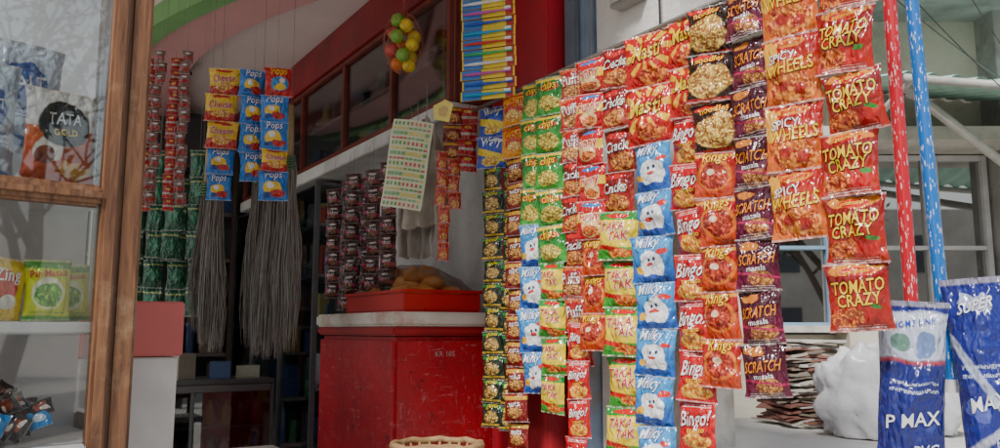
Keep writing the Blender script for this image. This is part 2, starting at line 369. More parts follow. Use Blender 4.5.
# ------------------------------------------------------------------ world, sun, camera
w=bpy.data.worlds.new("World"); scene.world=w; w.use_nodes=True
nt=w.node_tree; bg=nt.nodes['Background']
sky=nt.nodes.new('ShaderNodeTexSky'); sky.sky_type='NISHITA'; sky.sun_disc=False
SE=R(46); SAZ=R(204)   # azimuth measured clockwise from +Y
sky.sun_elevation=SE; sky.sun_rotation=SAZ
sky.air_density=1.6; sky.dust_density=1.5
hs=nt.nodes.new('ShaderNodeHueSaturation'); hs.inputs['Saturation'].default_value=.5
nt.links.new(sky.outputs[0],hs.inputs['Color']); nt.links.new(hs.outputs[0],bg.inputs[0]); bg.inputs[1].default_value=.15
sd=bpy.data.lights.new('sun','SUN'); sd.energy=5.0; sd.angle=R(12); sd.color=(1,.97,.93)
so=bpy.data.objects.new('sun',sd); COL.objects.link(so)
sdir=Vector((math.sin(SAZ)*math.cos(SE),math.cos(SAZ)*math.cos(SE),math.sin(SE)))
so.rotation_euler=(-sdir).to_track_quat('-Z','Y').to_euler(); so.location=(0,0,10)
cam=bpy.data.cameras.new('camera'); co=bpy.data.objects.new('camera',cam); COL.objects.link(co); scene.camera=co
co.location=(0,0,1.5); co.rotation_euler=(R(97.5),0,0); cam.sensor_width=36; cam.lens=28.8; cam.clip_start=.05; cam.clip_end=500

# ------------------------------------------------------------------ ground
m=surf('m_ground',(.5,.47,.42),(.4,.375,.335),3,.9,.4)
mb=MB(); mb.add([Vector((-200,-200,0)),Vector((200,-200,0)),Vector((200,200,0)),Vector((-200,200,0))],[(0,1,2,3)],m); mb.obj('ground',smooth=False)
mb=MB(); mb.add([Vector((-60,-10,.004)),Vector((60,-10,.004)),Vector((60,-5,.004)),Vector((-60,-5,.004))],[(0,1,2,3)],surf('m_asphalt',(.08,.077,.072),(.06,.06,.06),8,.9,.4)); mb.obj('road',smooth=False)

# ------------------------------------------------------------------ shop building
shop=empty('shop_building',W(1,1,0))
redp=surf('m_redwall',(.5,.01,.028),(.38,.01,.022),3,.45,.15,dirt=(.28,.02,.025))
white=surf('m_oldwhite',(.72,.71,.68),(.6,.58,.54),3,.85,.4,dirt=(.36,.3,.24))
pale=surf('m_palewall',(.66,.66,.65),(.56,.55,.54),3,.8,.25,dirt=(.45,.42,.4))
greyb=surf('m_bluegrey',(.22,.29,.38),(.15,.2,.28),5,.5,.2,dirt=(.2,.15,.12))
dark=surf('m_darkwood',(.06,.035,.025),(.035,.022,.018),6,.5,.2)
maroon=surf('m_maroon',(.32,.012,.02),(.22,.01,.015),4,.4,.1,dirt=(.13,.02,.02))
sb('outer_wall',-.97,-.53,-.2,0,0,3.9,white,shop)
sb('shutter_channel',-.52,-.39,-.2,.045,0,3.9,greyb,shop)
sb('shutter_channel_lip',-.49,-.42,.046,.07,0,3.9,surf('m_chan2',(.12,.15,.2),None,5,.5,.2),shop)
sb('red_pillar',-.38,.035,-.2,.12,0,3.9,redp,shop)
sb('inner_wall',.037,3.9,-.2,0,0,3.9,pale,shop)
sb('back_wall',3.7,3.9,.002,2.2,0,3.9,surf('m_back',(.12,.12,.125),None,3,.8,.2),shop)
lw=surf('m_leftw',(.6,.55,.52),None,3,.8,.2)
sb('left_wall_low',-.6,3.698,1.95,2.1,0,1.0,lw,shop)  # unseen side wall; opening between its pieces added to let daylight in
sb('left_wall_front',-.6,-.3,1.95,2.1,1.002,3.9,lw,shop)
sb('left_wall_far',3.2,3.698,1.95,2.1,1.002,3.9,lw,shop)
sb('left_wall_lintel',-.298,3.198,1.95,2.1,3.1,3.9,lw,shop)
sb('floor_slab',-1.0,3.698,.002,1.948,0,.35,surf('m_floor',(.4,.37,.34),None,6,.6,.2),shop)
ceilp=surf('m_ceil',(.8,.68,.66),(.74,.62,.6),2,.8,.1)
sb('ceiling',-.9,3.698,.002,1.948,3.2,3.5,ceilp,shop)
sb('front_beam',-1.1,-.902,-.25,3.4,3.25,3.9,redp,shop)
sb('roof_slab',-1.3,4.0,-.3,3.4,3.91,4.05,white,shop)
def curve_ceiling():
    mbp=MB(); pk=surf('m_pinkceil',(.72,.38,.38),(.66,.33,.33),2,.6,.05); gr=surf('m_greenceil',(.22,.48,.17),None,2,.6,.05)
    def arc(o_off,z0,z1,wd,mat):
        n=30; vs=[];fs=[]
        for i in range(n+1):
            t=i/n; a=.2+3.4*t; o=.62+1.0*math.sin(t*math.pi*.9)*.5+.2*t+o_off
            for (oo,z) in ((o,z0),(o+wd,z0),(o+wd,z1),(o,z1)): vs.append(W(a,oo,z))
        for i in range(n):
            for k in range(4):
                fs.append((i*4+k,i*4+(k+1)%4,(i+1)*4+(k+1)%4,(i+1)*4+k))
        fs.append((0,1,2,3)); fs.append((n*4,n*4+3,n*4+2,n*4+1))
        mbp.add(vs,fs,mat)
    arc(-.3,3.12,3.199,.29,pk); arc(0,3.09,3.199,.11,gr)
    mbp.obj('false_ceiling_curve',shop,smooth=False)
curve_ceiling()
mb=MB(); c=Vector((-2.05,4.95,3.198)); mb.tube([c,c-Vector((0,0,.03)),c-Vector((0,0,.07))],[.07,.06,.075],ink((.03,.03,.03)),n=16); mb.tube([c-Vector((0,0,.071)),c-Vector((0,0,.075))],[.05,.05],ink((.6,.6,.6)),n=16)
mb.obj('ceiling_downlight')

uc=empty('wall_cabinet',W(1.3,.15,2.7))
woodr=surf('m_redwood',(.2,.035,.025),(.12,.025,.018),6,.35,.1)
sb('top_beam',.04,3.69,.002,.34,2.98,3.198,maroon,uc)
sb('bottom_shelf',.04,3.3,.002,.34,2.38,2.45,surf('m_whiteshelf',(.7,.69,.67),None,4,.5,.05,dirt=(.42,.38,.36)),uc)
sb('back',.05,3.3,.002,.02,2.452,2.978,surf('m_cabback',(.5,.46,.42),None,4,.7,.1),uc)
sb('mid_shelf',.06,3.28,.022,.28,2.70,2.715,surf('m_cabshelf',(.5,.5,.5),None,4,.4,.05),uc)
for i,a in enumerate((.04,.62,1.25,1.95,2.65,3.27)):
    sb('stile_%d'%i,a,a+.035,.29,.325,2.452,2.978,woodr,uc)
sb('rail_low',.04,3.3,.292,.327,2.452,2.482,woodr,uc); sb('rail_top',.04,3.3,.292,.327,2.948,2.979,woodr,uc)
sb('end_panel',.04,.055,.02,.29,2.452,2.978,woodr,uc)
sb('glass',.05,3.29,.305,.309,2.47,2.96,glass('m_cabglass',.08,(.9,.92,.92)),uc,bev=0)
mb=MB(); rnd=random.Random(3)
for z in (2.452,2.717):
    a=.1
    while a<3.2:
        r=rnd.uniform(.025,.05); h=rnd.uniform(.09,.2); c=rnd.choice([(.5,.5,.5),(.5,.1,.05),(.1,.15,.3),(.6,.5,.2),(.05,.05,.05),(.3,.35,.3),(.55,.5,.45)])
        p=W(a,rnd.uniform(.1,.22),z)
        if rnd.random()<.6: mb.tube([p,p+Vector((0,0,h*.8)),p+Vector((0,0,h*.9)),p+Vector((0,0,h))],[r,r,r*.5,r*.45],ink(c),n=12)
        else: mb.box(p+Vector((0,0,h/2)),(r*2,r*1.6,h),ink(c),Matrix.Rotation(YAW+rnd.uniform(-.3,.3),3,'Z'))
        a+=r*2+rnd.uniform(.01,.1)
mb.obj('stock_inside',uc,autos=40)

ds=empty('glass_shelving',W(2.2,.15,1))
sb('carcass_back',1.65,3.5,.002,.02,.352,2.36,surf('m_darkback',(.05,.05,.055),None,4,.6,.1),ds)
for i,z in enumerate((.36,.8,1.15,1.5,1.8,2.1,2.345)):
    sb('shelf_%d'%i,1.65,3.5,.022,.3,z,z+.02,surf('m_dkshelf',(.2,.2,.21),None,4,.4,.1),ds)
for i,a in enumerate((1.64,2.25,2.9,3.5)):
    sb('post_%d'%i,a,a+.03,.301,.33,.352,2.37,surf('m_alu',(.2,.2,.21),None,4,.35,.05,metal=.6),ds)
sb('pane',1.67,3.5,.312,.315,.37,2.35,glass('m_dkglass',.08,(.75,.77,.8)),ds,bev=0)
mb=MB()
for z in (.382,.822,1.172,1.522,1.822,2.122):
    a=1.72
    while a<3.4:
        r=rnd.uniform(.025,.05); h=rnd.uniform(.1,.2); c=rnd.choice([(.4,.4,.4),(.4,.08,.06),(.08,.14,.3),(.45,.4,.15),(.05,.05,.05),(.1,.3,.2)])
        mb.box(W(a,.15,z+h/2),(r*2,r*1.6,h),ink(c),Matrix.Rotation(YAW+rnd.uniform(-.3,.3),3,'Z')); a+=r*2+rnd.uniform(.01,.05)
mb.obj('stock',ds,smooth=False)

bs=empty('stock_shelves',W(3.5,1.1,1))
for i,z in enumerate((.6,.95,1.3,1.65,2.0,2.35,2.7)):
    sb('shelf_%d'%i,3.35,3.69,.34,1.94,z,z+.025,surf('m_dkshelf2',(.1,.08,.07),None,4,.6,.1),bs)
for i,o in enumerate((.36,.9,1.42,1.92)):
    sb('upright_%d'%i,3.32,3.345,o,o+.03,.352,2.95,dark,bs)
mb=MB()
for z in (.626,.976,1.326,1.676,2.026,2.376):
    o=.42
    while o<1.88:
        r=rnd.uniform(.03,.07); h=rnd.uniform(.12,.28); c=rnd.choice([(.2,.2,.18),(.25,.04,.03),(.04,.07,.18),(.3,.22,.06),(.04,.04,.04),(.05,.14,.07),(.18,.14,.1)])
        p=W(3.48,o,z)
        if rnd.random()<.4: mb.tube([p,p+Vector((0,0,h*.8)),p+Vector((0,0,h*.88)),p+Vector((0,0,h))],[r,r,r*.8,r*.8],ink(c),n=12)
        else: mb.box(p+Vector((0,0,h/2)),(r*2,r*2,h),ink(c),Matrix.Rotation(YAW,3,'Z'))
        o+=r*2+rnd.uniform(.0,.04)
mb.obj('stock',bs,autos=40)

dc=empty('display_counter',W(1.9,1,1))
alu=surf('m_alu2',(.15,.15,.15),None,4,.35,.05,metal=.5)
sb('top',1.75,2.15,.5,1.8,1.2,1.225,surf('m_ctop',(.07,.07,.075),None,4,.3,.05),dc)
sb('base',1.78,2.12,.52,1.78,.352,.75,surf('m_cbase',(.06,.05,.05),None,4,.5,.05),dc)
sb('back_panel',2.1,2.115,.53,1.77,.752,1.198,surf('m_cbase',(.06,.05,.05)),dc)
sb('inner_shelf',1.8,2.09,.53,1.77,.96,.97,alu,dc)
for i,o in enumerate((.5,.93,1.36,1.78)): sb('post_%d'%i,1.75,1.775,o,o+.02,.752,1.198,alu,dc)
sb('front_rail',1.745,1.77,.522,1.778,1.16,1.198,alu,dc)
sb('front_glass',1.758,1.761,.522,1.778,.752,1.158,glass('m_dkglass2',.12,(.75,.8,.8)),dc,bev=0)
mb=MB()
for z in (.752,.972):
    for bb in (1.87,1.97):
        o=.57
        while o<1.72:
            r=rnd.uniform(.02,.035); h=rnd.uniform(.1,.18); c=rnd.choice([(.1,.3,.2),(.4,.4,.4),(.4,.08,.05),(.1,.15,.3),(.5,.4,.1),(.1,.05,.03)])
            p=W(bb,o,z); mb.tube([p,p+Vector((0,0,h*.7)),p+Vector((0,0,h*.85)),p+Vector((0,0,h))],[r,r,r*.4,r*.4],ink(c),n=10); o+=r*2+rnd.uniform(.0,.03)
mb.obj('bottles',dc)
mb=MB(); o=.6
while o<1.7:
    r=rnd.uniform(.04,.07); h=rnd.uniform(.06,.16); mb.box(W(1.95,o,1.226+h/2),(r*2,r*2,h),ink(rnd.choice([(.25,.18,.1),(.3,.05,.04),(.05,.09,.2),(.3,.28,.22),(.06,.15,.08)])),Matrix.Rotation(YAW+rnd.uniform(-.4,.4),3,'Z')); o+=r*2+rnd.uniform(.02,.12)
mb.obj('cartons_on_top',dc,smooth=False)
ib=empty('low_bench',W(.9,1.1,.6))
sb('marble_top',.78,1.02,.72,1.47,.925,.96,surf('m_marble',(.4,.38,.35),None,5,.4,.1),ib)
sb('support',.82,.98,.76,1.44,.352,.923,dark,ib)

pc=empty('side_counter',W(-.2,1.6,1))
sb('lower',-.48,.2,1.45,1.93,.352,1.425,surf('m_whitelam',(.76,.75,.74),None,3,.4,.08,dirt=(.6,.57,.55)),pc)
sb('upper',-.49,.21,1.44,1.935,1.428,1.575,surf('m_pinklam',(.6,.14,.13),(.52,.11,.1),3,.4,.08),pc)

# ------------------------------------------------------------------ red cooler chest
ch=empty('red_chest_cooler',W(.5,.3,.35))
def scratched():
    m,nt,b=new_mat('m_scratchedred')
    tc=nt.nodes.new('ShaderNodeTexCoord'); v=tc.outputs['Object']
    mp=nt.nodes.new('ShaderNodeMapping'); mp.inputs['Scale'].default_value=(6,6,2.2); nt.links.new(v,mp.inputs[0])
    mp2=nt.nodes.new('ShaderNodeMapping'); mp2.inputs['Scale'].default_value=(1.2,1.2,7); nt.links.new(v,mp2.inputs[0])
    n1=noisetex(nt,v,3,8,.65); n2=noisetex(nt,mp.outputs[0],6,8,.75,.6); n3=noisetex(nt,v,26,6,.7,1); n4=noisetex(nt,mp2.outputs[0],9,5,.7,.5)
    col=mixc(nt,ramp(nt,n1.outputs[0],.35,.7),(.52,.01,.022),(.3,.01,.018))
    col=mixc(nt,mth(nt,'MULTIPLY',ramp(nt,n2.outputs[0],.58,.66),.5),col,(.55,.22,.22))
    col=mixc(nt,mth(nt,'MULTIPLY',ramp(nt,n4.outputs[0],.6,.68),.5),col,(.6,.25,.25))
    col=mixc(nt,ramp(nt,n3.outputs[0],.62,.66),col,(.05,.02,.02))
    nt.links.new(col,b.inputs['Base Color']); b.inputs['Roughness'].default_value=.3
    bp=nt.nodes.new('ShaderNodeBump'); bp.inputs['Strength'].default_value=.25; bp.inputs['Distance'].default_value=.01
    nt.links.new(n3.outputs[0],bp.inputs['Height']); nt.links.new(bp.outputs[0],b.inputs['Normal'])
    return m
sr=scratched()
sb('body',.11,.96,.055,.53,.45,1.47,sr,ch,bev=.018)
sb('plinth',.14,.93,.08,.5,.352,.448,dark,ch)
sb('lid_lower',.1,.97,.045,.54,1.474,1.51,surf('m_redlid',(.45,.015,.02),None,5,.4,.1),ch,bev=.01)
sb('lid_upper',.095,.975,.04,.545,1.512,1.57,surf('m_cream_lid',(.78,.74,.66),(.66,.6,.5),6,.5,.1,dirt=(.45,.2,.15)),ch,bev=.01)
mb=MB()
vs,fs=text_geo('KR 105',.01); mx,my,sc=text_norm('KR 105')
nrm=(W(-1,0)-W(0,0)).normalized(); rgt=Vector((-nrm.y,nrm.x,0))
base=W(.107,.3,1.40)
mb.add([base+rgt*(v.x-mx)*sc*.09+Vector((0,0,(v.y-my)*sc*.09)) for v in vs],fs,ink((.55,.3,.28))); mb.obj('hand_lettering',ch,smooth=False)

tr=empty('bun_tray',W(.5,.28,1.57))
redpl=surf('m_redplastic',(.62,.02,.02),(.55,.015,.015),4,.3,.05)
sb('base',.16,.80,.1,.46,1.572,1.578,redpl,tr)
for nme,a in (('end',(.16,.168,.1,.46)),('end_far',(.792,.80,.1,.46)),('side_wall',(.169,.791,.1,.108)),('side_front',(.169,.791,.452,.46))):
    sb(nme,a[0],a[1],a[2],a[3],1.579,1.65,redpl,tr,bev=.003)
for nme,a in (('rim_a',(.148,.167,.09,.47)),('rim_b',(.793,.812,.09,.47)),('rim_c',(.168,.792,.09,.107)),('rim_d',(.168,.792,.453,.47))):
    sb(nme,a[0],a[1],a[2],a[3],1.651,1.665,redpl,tr,bev=.004)
mb=MB(); bunm=surf('m_bun',(.78,.38,.1),(.62,.24,.05),14,.4,.15,bscale=90)
for lv,(n,z,lo,hi) in enumerate(((18,1.655,.24,.74),(14,1.70,.27,.7),(9,1.742,.34,.62))):
    for i in range(n):
        a=rnd.uniform(lo,hi); o=rnd.uniform(.17+.03*lv,.41-.04*lv)
        mb.ball(W(a,o,z),(.05,.045,.036),bunm,wob=.25,seed=rnd.random()*9)
mb.obj('buns',tr)
mb=MB()
vs=[];fs=[];N=20
for j in range(11):
    for i in range(N+1):
        a=.2+.54*i/N; o=.11+.34*j/10; e=math.sin(math.pi*i/N)**.45*math.sin(math.pi*j/10)**.4 if 0<i<N and 0<j<10 else 0
        vs.append(W(a,o,1.666+.125*e+.014*noise.noise(Vector((i*.7,j*.8,2)))))
for j in range(10):
    for i in range(N): q=j*(N+1)+i; fs.append((q,q+1,q+N+2,q+N+1))
mb.add(vs,fs,glass('m_polybag',.06,(.97,.95,.92),.12)); mb.obj('plastic_cover',tr)

# ------------------------------------------------------------------ hanging rod with snack strips
A0=Vector((.81,1.8)); dv=Vector((-.536,.844))
rod=empty('hanging_rail',(.4,2.4,2.4))
mb=MB(); mb.tube([(A0.x-dv.x*.15,A0.y-dv.y*.15,2.405),(A0.x+dv.x*1.8,A0.y+dv.y*1.8,2.405)],.008,surf('m_steelrod',(.35,.33,.3),None,9,.4,.1,metal=.8),n=10); mb.obj('rod',rod)
mb=MB()
for s in (.0,.95,1.75):
    p=A0+dv*s; mb.tube([(p.x,p.y,2.405),(p.x+.05,p.y+.03,3.26)],.002,ink((.1,.1,.1)),n=5)
mb.obj('tie_wires',rod)
TH=math.atan2(-.536,-.844)+2*math.pi
def rs(name,s,ztop,segs,turn=14,seed=0,out=0,**kw):
    p=A0+dv*s+Vector((-.844,-.536))*out
    if s<.7: kw.setdefault('nu',15); kw.setdefault('nv',17)
    return strip(name,p,ztop,TH+R(turn),segs,seed=seed,string=2.405,**kw)
rs('tomato_chips_strip',.005,2.40,[('tomato',6,.138,.153)],20,1)
rs('wheel_snack_strip',.145,2.40,[('wheels',4,.145,.176)],16,2,out=.015)
rs('masala_snack_strip',.285,2.40,[('scratch',8,.118,.134)],14,3)
rs('noodle_packet_strip',.405,2.395,[('noodle',3,.14,.145),('orangering',5,.12,.129)],16,4,out=.012)
rs('potato_snack_strip',.505,2.40,[('star',2,.13,.15),('bingo',7,.12,.136)],14,5)
rs('milk_snack_strip',.65,2.395,[('star',2,.165,.178),('milk',7,.135,.142)],18,6,out=.015)
rs('corn_puff_strip',.80,2.395,[('crackle',4,.12,.135),('takatak',5,.145,.152)],20,7)
rs('puff_packet_strip',.925,2.395,[('face',5,.118,.125),('orangering',3,.11,.12)],20,8,out=.012)
rs('fryums_strip',1.03,2.395,[('peach',3,.112,.113),('crackle',3,.11,.12),('peach',3,.112,.113)],20,9)
rs('green_chips_strip',1.16,2.395,[('green',5,.13,.135),('takatak',4,.11,.13)],22,10,out=.01)
rs('blue_snack_strip',1.255,2.395,[('green',4,.11,.135),('milk',4,.13,.15)],24,11,out=.015)
rs('corn_chips_strip',1.38,2.39,[('orange',2,.135,.13),('brownred',11,.1,.1)],24,12,out=.01,nu=8,nv=8)
rs('nut_packet_strip',1.56,2.385,[('blueyellow',2,.15,.13),('darkgold',11,.1,.093)],24,13,nu=8,nv=8)
rs('nut_packet_strip',1.47,2.2,[('darkgold',12,.09,.092)],24,14,out=-.03,nu=8,nv=8)
rs('red_toffee_strip',1.0,1.52,[('bingo',5,.08,.12)],26,15,out=.02,drift=-.004)

# ------------------------------------------------------------------ toothbrush cards
tb=MB(); th=R(250); f=Vector((math.cos(th),math.sin(th),0)); r=Vector((-f.y,f.x,0)); M=Matrix((r,-f,Vector((0,0,1)))).transposed()
cy=surf('m_cardyellow',(.8,.6,.05),(.7,.5,.03),20,.4,.0); cb=surf('m_cardblue',(.04,.2,.6),None,20,.4,0)
for i in range(15):
    z=2.40+i*.041; c=Vector((-.045,3.0,z))+f*rnd.uniform(0,.008)+r*rnd.uniform(-.004,.004)
    tb.box(c,(.225,.002,.038),cy,M); tb.box(c+f*.0025-r*.065,(.08,.002,.036),cb,M); tb.box(c+f*.0025+r*.09,(.03,.002,.036),ink((.5,.03,.03)),M)
    bc=[(.03,.35,.6),(.6,.05,.05),(.05,.45,.15),(.75,.75,.75),(.55,.1,.4),(.03,.1,.5)][(i*5)%6]
    p=c+f*.009
    tb.tube([p-r*.1,p-r*.05,p+r*.0,p+r*.06,p+r*.1],[.0035,.007,.006,.003,.0045],ink(bc),n=8)
    tb.box(p+r*.085+Vector((0,0,.008)),(.026,.008,.011),ink((.8,.8,.8)),M)
tb.tube([(-.045,3.0,2.98),(-.045,3.02,3.2)],.0015,ink((.5,.5,.5)),n=5)
tb.obj('toothbrush_card_strip',autos=40)

# ------------------------------------------------------------------ interior hanging strips
CAMTH=R(285)
def hang(name,x,y,z,segs,seed,th=CAMTH,**kw): return strip(name,(x,y),z,th,segs,seed=seed,string=3.15,**kw)
hang('cheese_puff_strip',-1.14,3.2,2.57,[('cheese',3,.13,.115),('bluecart',1,.11,.11),('bluecart',1,.1,.11)],21)
hang('cartoon_snack_strip',-1.015,3.2,2.565,[('bluecart',4,.11,.12)],22)
hang('cartoon_snack_strip',-.91,3.16,2.56,[('redcart',1,.115,.12),('bluecart',2,.115,.115),('cheese',1,.11,.09),('bluecart',1,.12,.12)],23,th=R(292))
for i in range(5):
    hang('sachet_strip',-1.40+.05*i,2.95+.03*(i%2),2.56-.02*(i%2),[('sachet' if i%2 else 'sachetw',13,.042,.047)],30+i,nu=5,nv=5,texts=False,jit=14)
for i in range(4):
    hang('tobacco_strip',-1.62+.09*i,3.5+.03*(i%2),2.30,[('tobacco',4,.08,.125)],40+i,nu=6,nv=6,texts=False)
for i in range(4):
    hang('tobacco_strip',-1.7+.1*i,3.7,2.2,[('tobacco',5,.09,.13)],45+i,nu=6,nv=6,texts=False)
for i,a in enumerate((.48,.58,.7,.82,.95,1.08)):
    p=W(a,.4+.03*(i%2),0)
    strip('chocolate_sachet_strip',p,2.26-.02*(i%3),R(250)+R(i*3),[('choco',8-(i%2),.085,.083)],seed=50+i,string=2.38,nu=6,nv=6,jit=16)

def broom(name,x,y,ztop,zbot,rb,seed,n=420):
    rn=random.Random(seed); mb=MB()
    mats=[ink((.26,.23,.2),.8),ink((.34,.31,.28),.8),ink((.15,.12,.1),.8),ink((.42,.4,.37),.8)]
    for i in range(n):
        a=rn.uniform(0,6.28); q=rn.random()**.5; L=(ztop-zbot)*rn.uniform(.62,1)
        pts=[]
        for t in (0,.12,.35,.6,.8,1):
            rad=(.02+rb*(min(t*1.1,1)**.9)*(.8 if t>.85 else 1))*q
            pts.append((x+math.cos(a)*rad+.016*noise.noise(Vector((t*3,seed,i*.7)))+.02*noise.noise(Vector((t*1.6,seed*3,0))),y+math.sin(a)*rad*.7+.006*noise.noise(Vector((t*3,i*.9,5))),ztop-L*t))
        mb.tube(pts,[.0016,.0022,.0024,.0022,.0018,.0008],rn.choice(mats),n=3,cap=False)
    mb.tube([(x,y,ztop+.22),(x,y,ztop-.03)],[.012,.018],ink((.35,.25,.12)),n=8)
    for k in range(5): mb.tube([(x+.026*math.cos(t/8*6.283),y+.026*math.sin(t/8*6.283),ztop-.015-.012*k) for t in range(9)],.004,ink((.1,.2,.1)),n=5)
    mb.tube([(x,y,ztop+.22),(x,y,3.15)],.001,ink((.2,.2,.2)),n=4)
    return mb.obj(name)
broom('grass_broom',-.985,3.42,2.24,1.37,.055,1); broom('grass_broom',-.90,3.36,2.24,1.40,.05,2,330); broom('grass_broom',-1.06,3.47,2.2,1.42,.045,5,260)
broom('grass_broom',-1.24,3.45,2.12,1.40,.045,3,330); broom('grass_broom',-1.30,3.5,2.15,1.48,.04,4,240)

mb=MB(); c0=Vector((-.43,3.42,2.76)); cols=[(.85,.64,.03),(.85,.22,.02),(.2,.5,.06),(.85,.64,.05),(.65,.08,.08)]
for i in range(13):
    a=i*2.4; z=(i-6)*.017; rr_=.052*math.sqrt(max(0,1-(z/.12)**2))
    mb.ball(c0+Vector((rr_*math.cos(a),rr_*math.sin(a),z)),.031,ink(cols[i%5]),nu=16,nv=10)
for k in range(10):
    for sg in (1,-1):
        mb.tube([c0+Vector(((.088*math.sqrt(max(0.0,1-(t/6-1)**2*.97)))*math.cos(k*.628+sg*t*.25),(.088*math.sqrt(max(0.0,1-(t/6-1)**2*.97)))*math.sin(k*.628+sg*t*.25),(t/6-1)*.14)) for t in range(13)],.001,ink((.6,.2,.1)),n=4,cap=False)
mb.tube([c0+Vector((0,0,.13)),(-.43,3.42,3.2)],.0015,ink((.5,.2,.1)),n=5)
mb.obj('net_of_plastic_balls')

def chart():
    mb=MB(); th=R(262); f=Vector((math.cos(th),math.sin(th),0)); r=Vector((-f.y,f.x,0)); c=Vector((-.375,3.18,2.16)); tilt=Matrix.Rotation(R(-9),3,f)
    def P(x,z,off=0): return c+tilt@(r*x+Vector((0,0,z)))+f*(.02*math.cos(x*16)+.012*math.sin(z*14)+off)
    vs=[];fs=[];nx,nz=10,14
    for j in range(nz+1):
        for i in range(nx+1): vs.append(P((i/nx-.5)*.17,(j/nz-.5)*.36))
    for j in range(nz):
        for i in range(nx): q=j*(nx+1)+i; fs.append((q,q+1,q+nx+2,q+nx+1))
    mb.add(vs,fs,surf('m_chartpaper',(.68,.68,.5),(.58,.6,.4),12,.6,.1))
    rn=random.Random(4)
    for rw in range(17):
        for cl in range(9):
            x=(cl-4)*.0175+rn.uniform(-.001,.001); z=(rw-8)*.0205; s=.007 if rw%4 else .0045; s2=.004 if rw%2 else .007
            col=[(.15,.35,.12),(.55,.12,.1),(.2,.42,.2),(.65,.55,.15)][(rw+cl//4)%4]
            mb.add([P(x-s,z-s2,.003),P(x+s,z-s2,.003),P(x+s,z+s2,.003),P(x-s,z+s2,.003)],[(0,1,2,3)],ink(col))
    mb.tube([P(0,.18),(c.x,c.y+.05,2.44)],.001,ink((.3,.3,.3)),n=4)
    mb.obj('scratch_card_chart')
    mb=MB(); p=Vector((-.225,3.1,2.36)); vs=[p+r*.04*math.cos(a)*1.2+Vector((0,0,.05*math.sin(a))) for a in (.6,1.4,2.6,3.8,5.2)]
    mb.add(vs,[(0,1,2,3,4)],ink((.75,.6,.1))); mb.add([v+f*.001+(p-v)*.5 for v in vs],[(0,1,2,3,4)],ink((.55,.35,.1))); mb.tube([p,(p.x,p.y+.05,2.5)],.001,ink((.3,.3,.3)),n=4); mb.obj('price_tag',smooth=False)
chart()
def cloth(name,x,y,z0,z1,wd,col,seed,th=R(258)):
    mb=MB(); f=Vector((math.cos(th),math.sin(th),0)); r=Vector((-f.y,f.x,0)); vs=[];fs=[];nx,nz=24,18
    for j in range(nz+1):
        t=j/nz
        for i in range(nx+1):
            u=i/nx-.5; ww=wd*(.25+.75*min(1,t*2.2))
            vs.append(Vector((x,y,z0+(z1-z0)*t-.04*abs(u)*(1-t)*2+.03*noise.noise(Vector((u*4,seed,0)))*t))+r*u*ww+f*(.02*math.sin(u*22+seed+t*2.5)*(.4+.6*t)+.05*noise.noise(Vector((u*5,t*4,seed)))))
    for j in range(nz):
        for i in range(nx): q=j*(nx+1)+i; fs.append((q,q+1,q+nx+2,q+nx+1))
    mb.add(vs,fs,col); mb.tube([(x,y,z0-.02),(x,y,z0+.15)],.0015,ink((.3,.3,.3)),n=5); return mb.obj(name)
cloth('cloth_bag',-.31,3.3,2.40,1.92,.22,surf('m_clothcream',(.5,.46,.4),(.38,.33,.27),9,.9,.3),1)
cloth('cloth_bag',-.36,3.42,2.35,1.80,.17,surf('m_clothgrey',(.4,.37,.34),(.26,.21,.17),9,.9,.3),2)
hang('toffee_strip',-.235,3.2,2.22,[('peach',6,.05,.075)],70,nu=6,nv=6,texts=False,jit=15)
hang('toffee_strip',-.19,3.24,2.42,[('brownred',3,.08,.075),('peach',3,.06,.075)],71,nu=6,nv=6,texts=False,jit=15)
hang('toffee_strip',-.14,3.26,2.42,[('sachet',4,.09,.07)],72,nu=6,nv=6,texts=False,jit=15)

# ------------------------------------------------------------------ wooden showcase with glass (left)
E=Vector((-.75,-.66,0)).normalized(); B=Vector((-.66,.75,0)).normalized()
C0=Vector((-.775,1.72,0)); SY=math.atan2(E.y,E.x)
def sc_(name,e0,e1,b0,b1,z0,z1,mat,parent,bev=.004):
    c=C0+E*((e0+e1)/2)+B*((b0+b1)/2)+Vector((0,0,(z0+z1)/2))
    return bx(name,c,(e1-e0,b1-b0,z1-z0),mat,parent,SY,bev)
show=empty('wooden_showcase',C0+E*.5)
def wood():
    m,nt,b=new_mat('m_teak'); tc=nt.nodes.new('ShaderNodeTexCoord'); mp=nt.nodes.new('ShaderNodeMapping'); mp.inputs['Scale'].default_value=(18,18,1.5)
    nt.links.new(tc.outputs['Object'],mp.inputs[0]); n=noisetex(nt,mp.outputs[0],4,8,.6,.8); n2=noisetex(nt,tc.outputs['Object'],9,6,.7)
    col=mixc(nt,ramp(nt,n.outputs[0],.35,.65),(.26,.12,.055),(.1,.042,.022))
    col=mixc(nt,ramp(nt,n2.outputs[0],.55,.8),col,(.36,.23,.13)); nt.links.new(col,b.inputs['Base Color']); b.inputs['Roughness'].default_value=.42
    bp=nt.nodes.new('ShaderNodeBump'); bp.inputs['Strength'].default_value=.3; bp.inputs['Distance'].default_value=.004
    nt.links.new(n.outputs[0],bp.inputs['Height']); nt.links.new(bp.outputs[0],b.inputs['Normal']); return m
tk=wood()
sc_('corner_post',0,.05,0,.07,.35,2.9,tk,show,.008)
sc_('door_stile',.053,.085,-.012,.03,.36,2.9,tk,show,.006)
sc_('middle_rail',.087,1.2,-.01,.03,1.755,1.8,tk,show,.006)
sc_('middle_rail_lip',.087,1.2,-.016,-.0102,1.77,1.785,tk,show,.002)
sc_('lower_rail',.087,1.2,-.01,.03,.36,1.25,surf('m_bluerail',(.04,.18,.5),None,4,.4,.1),show)
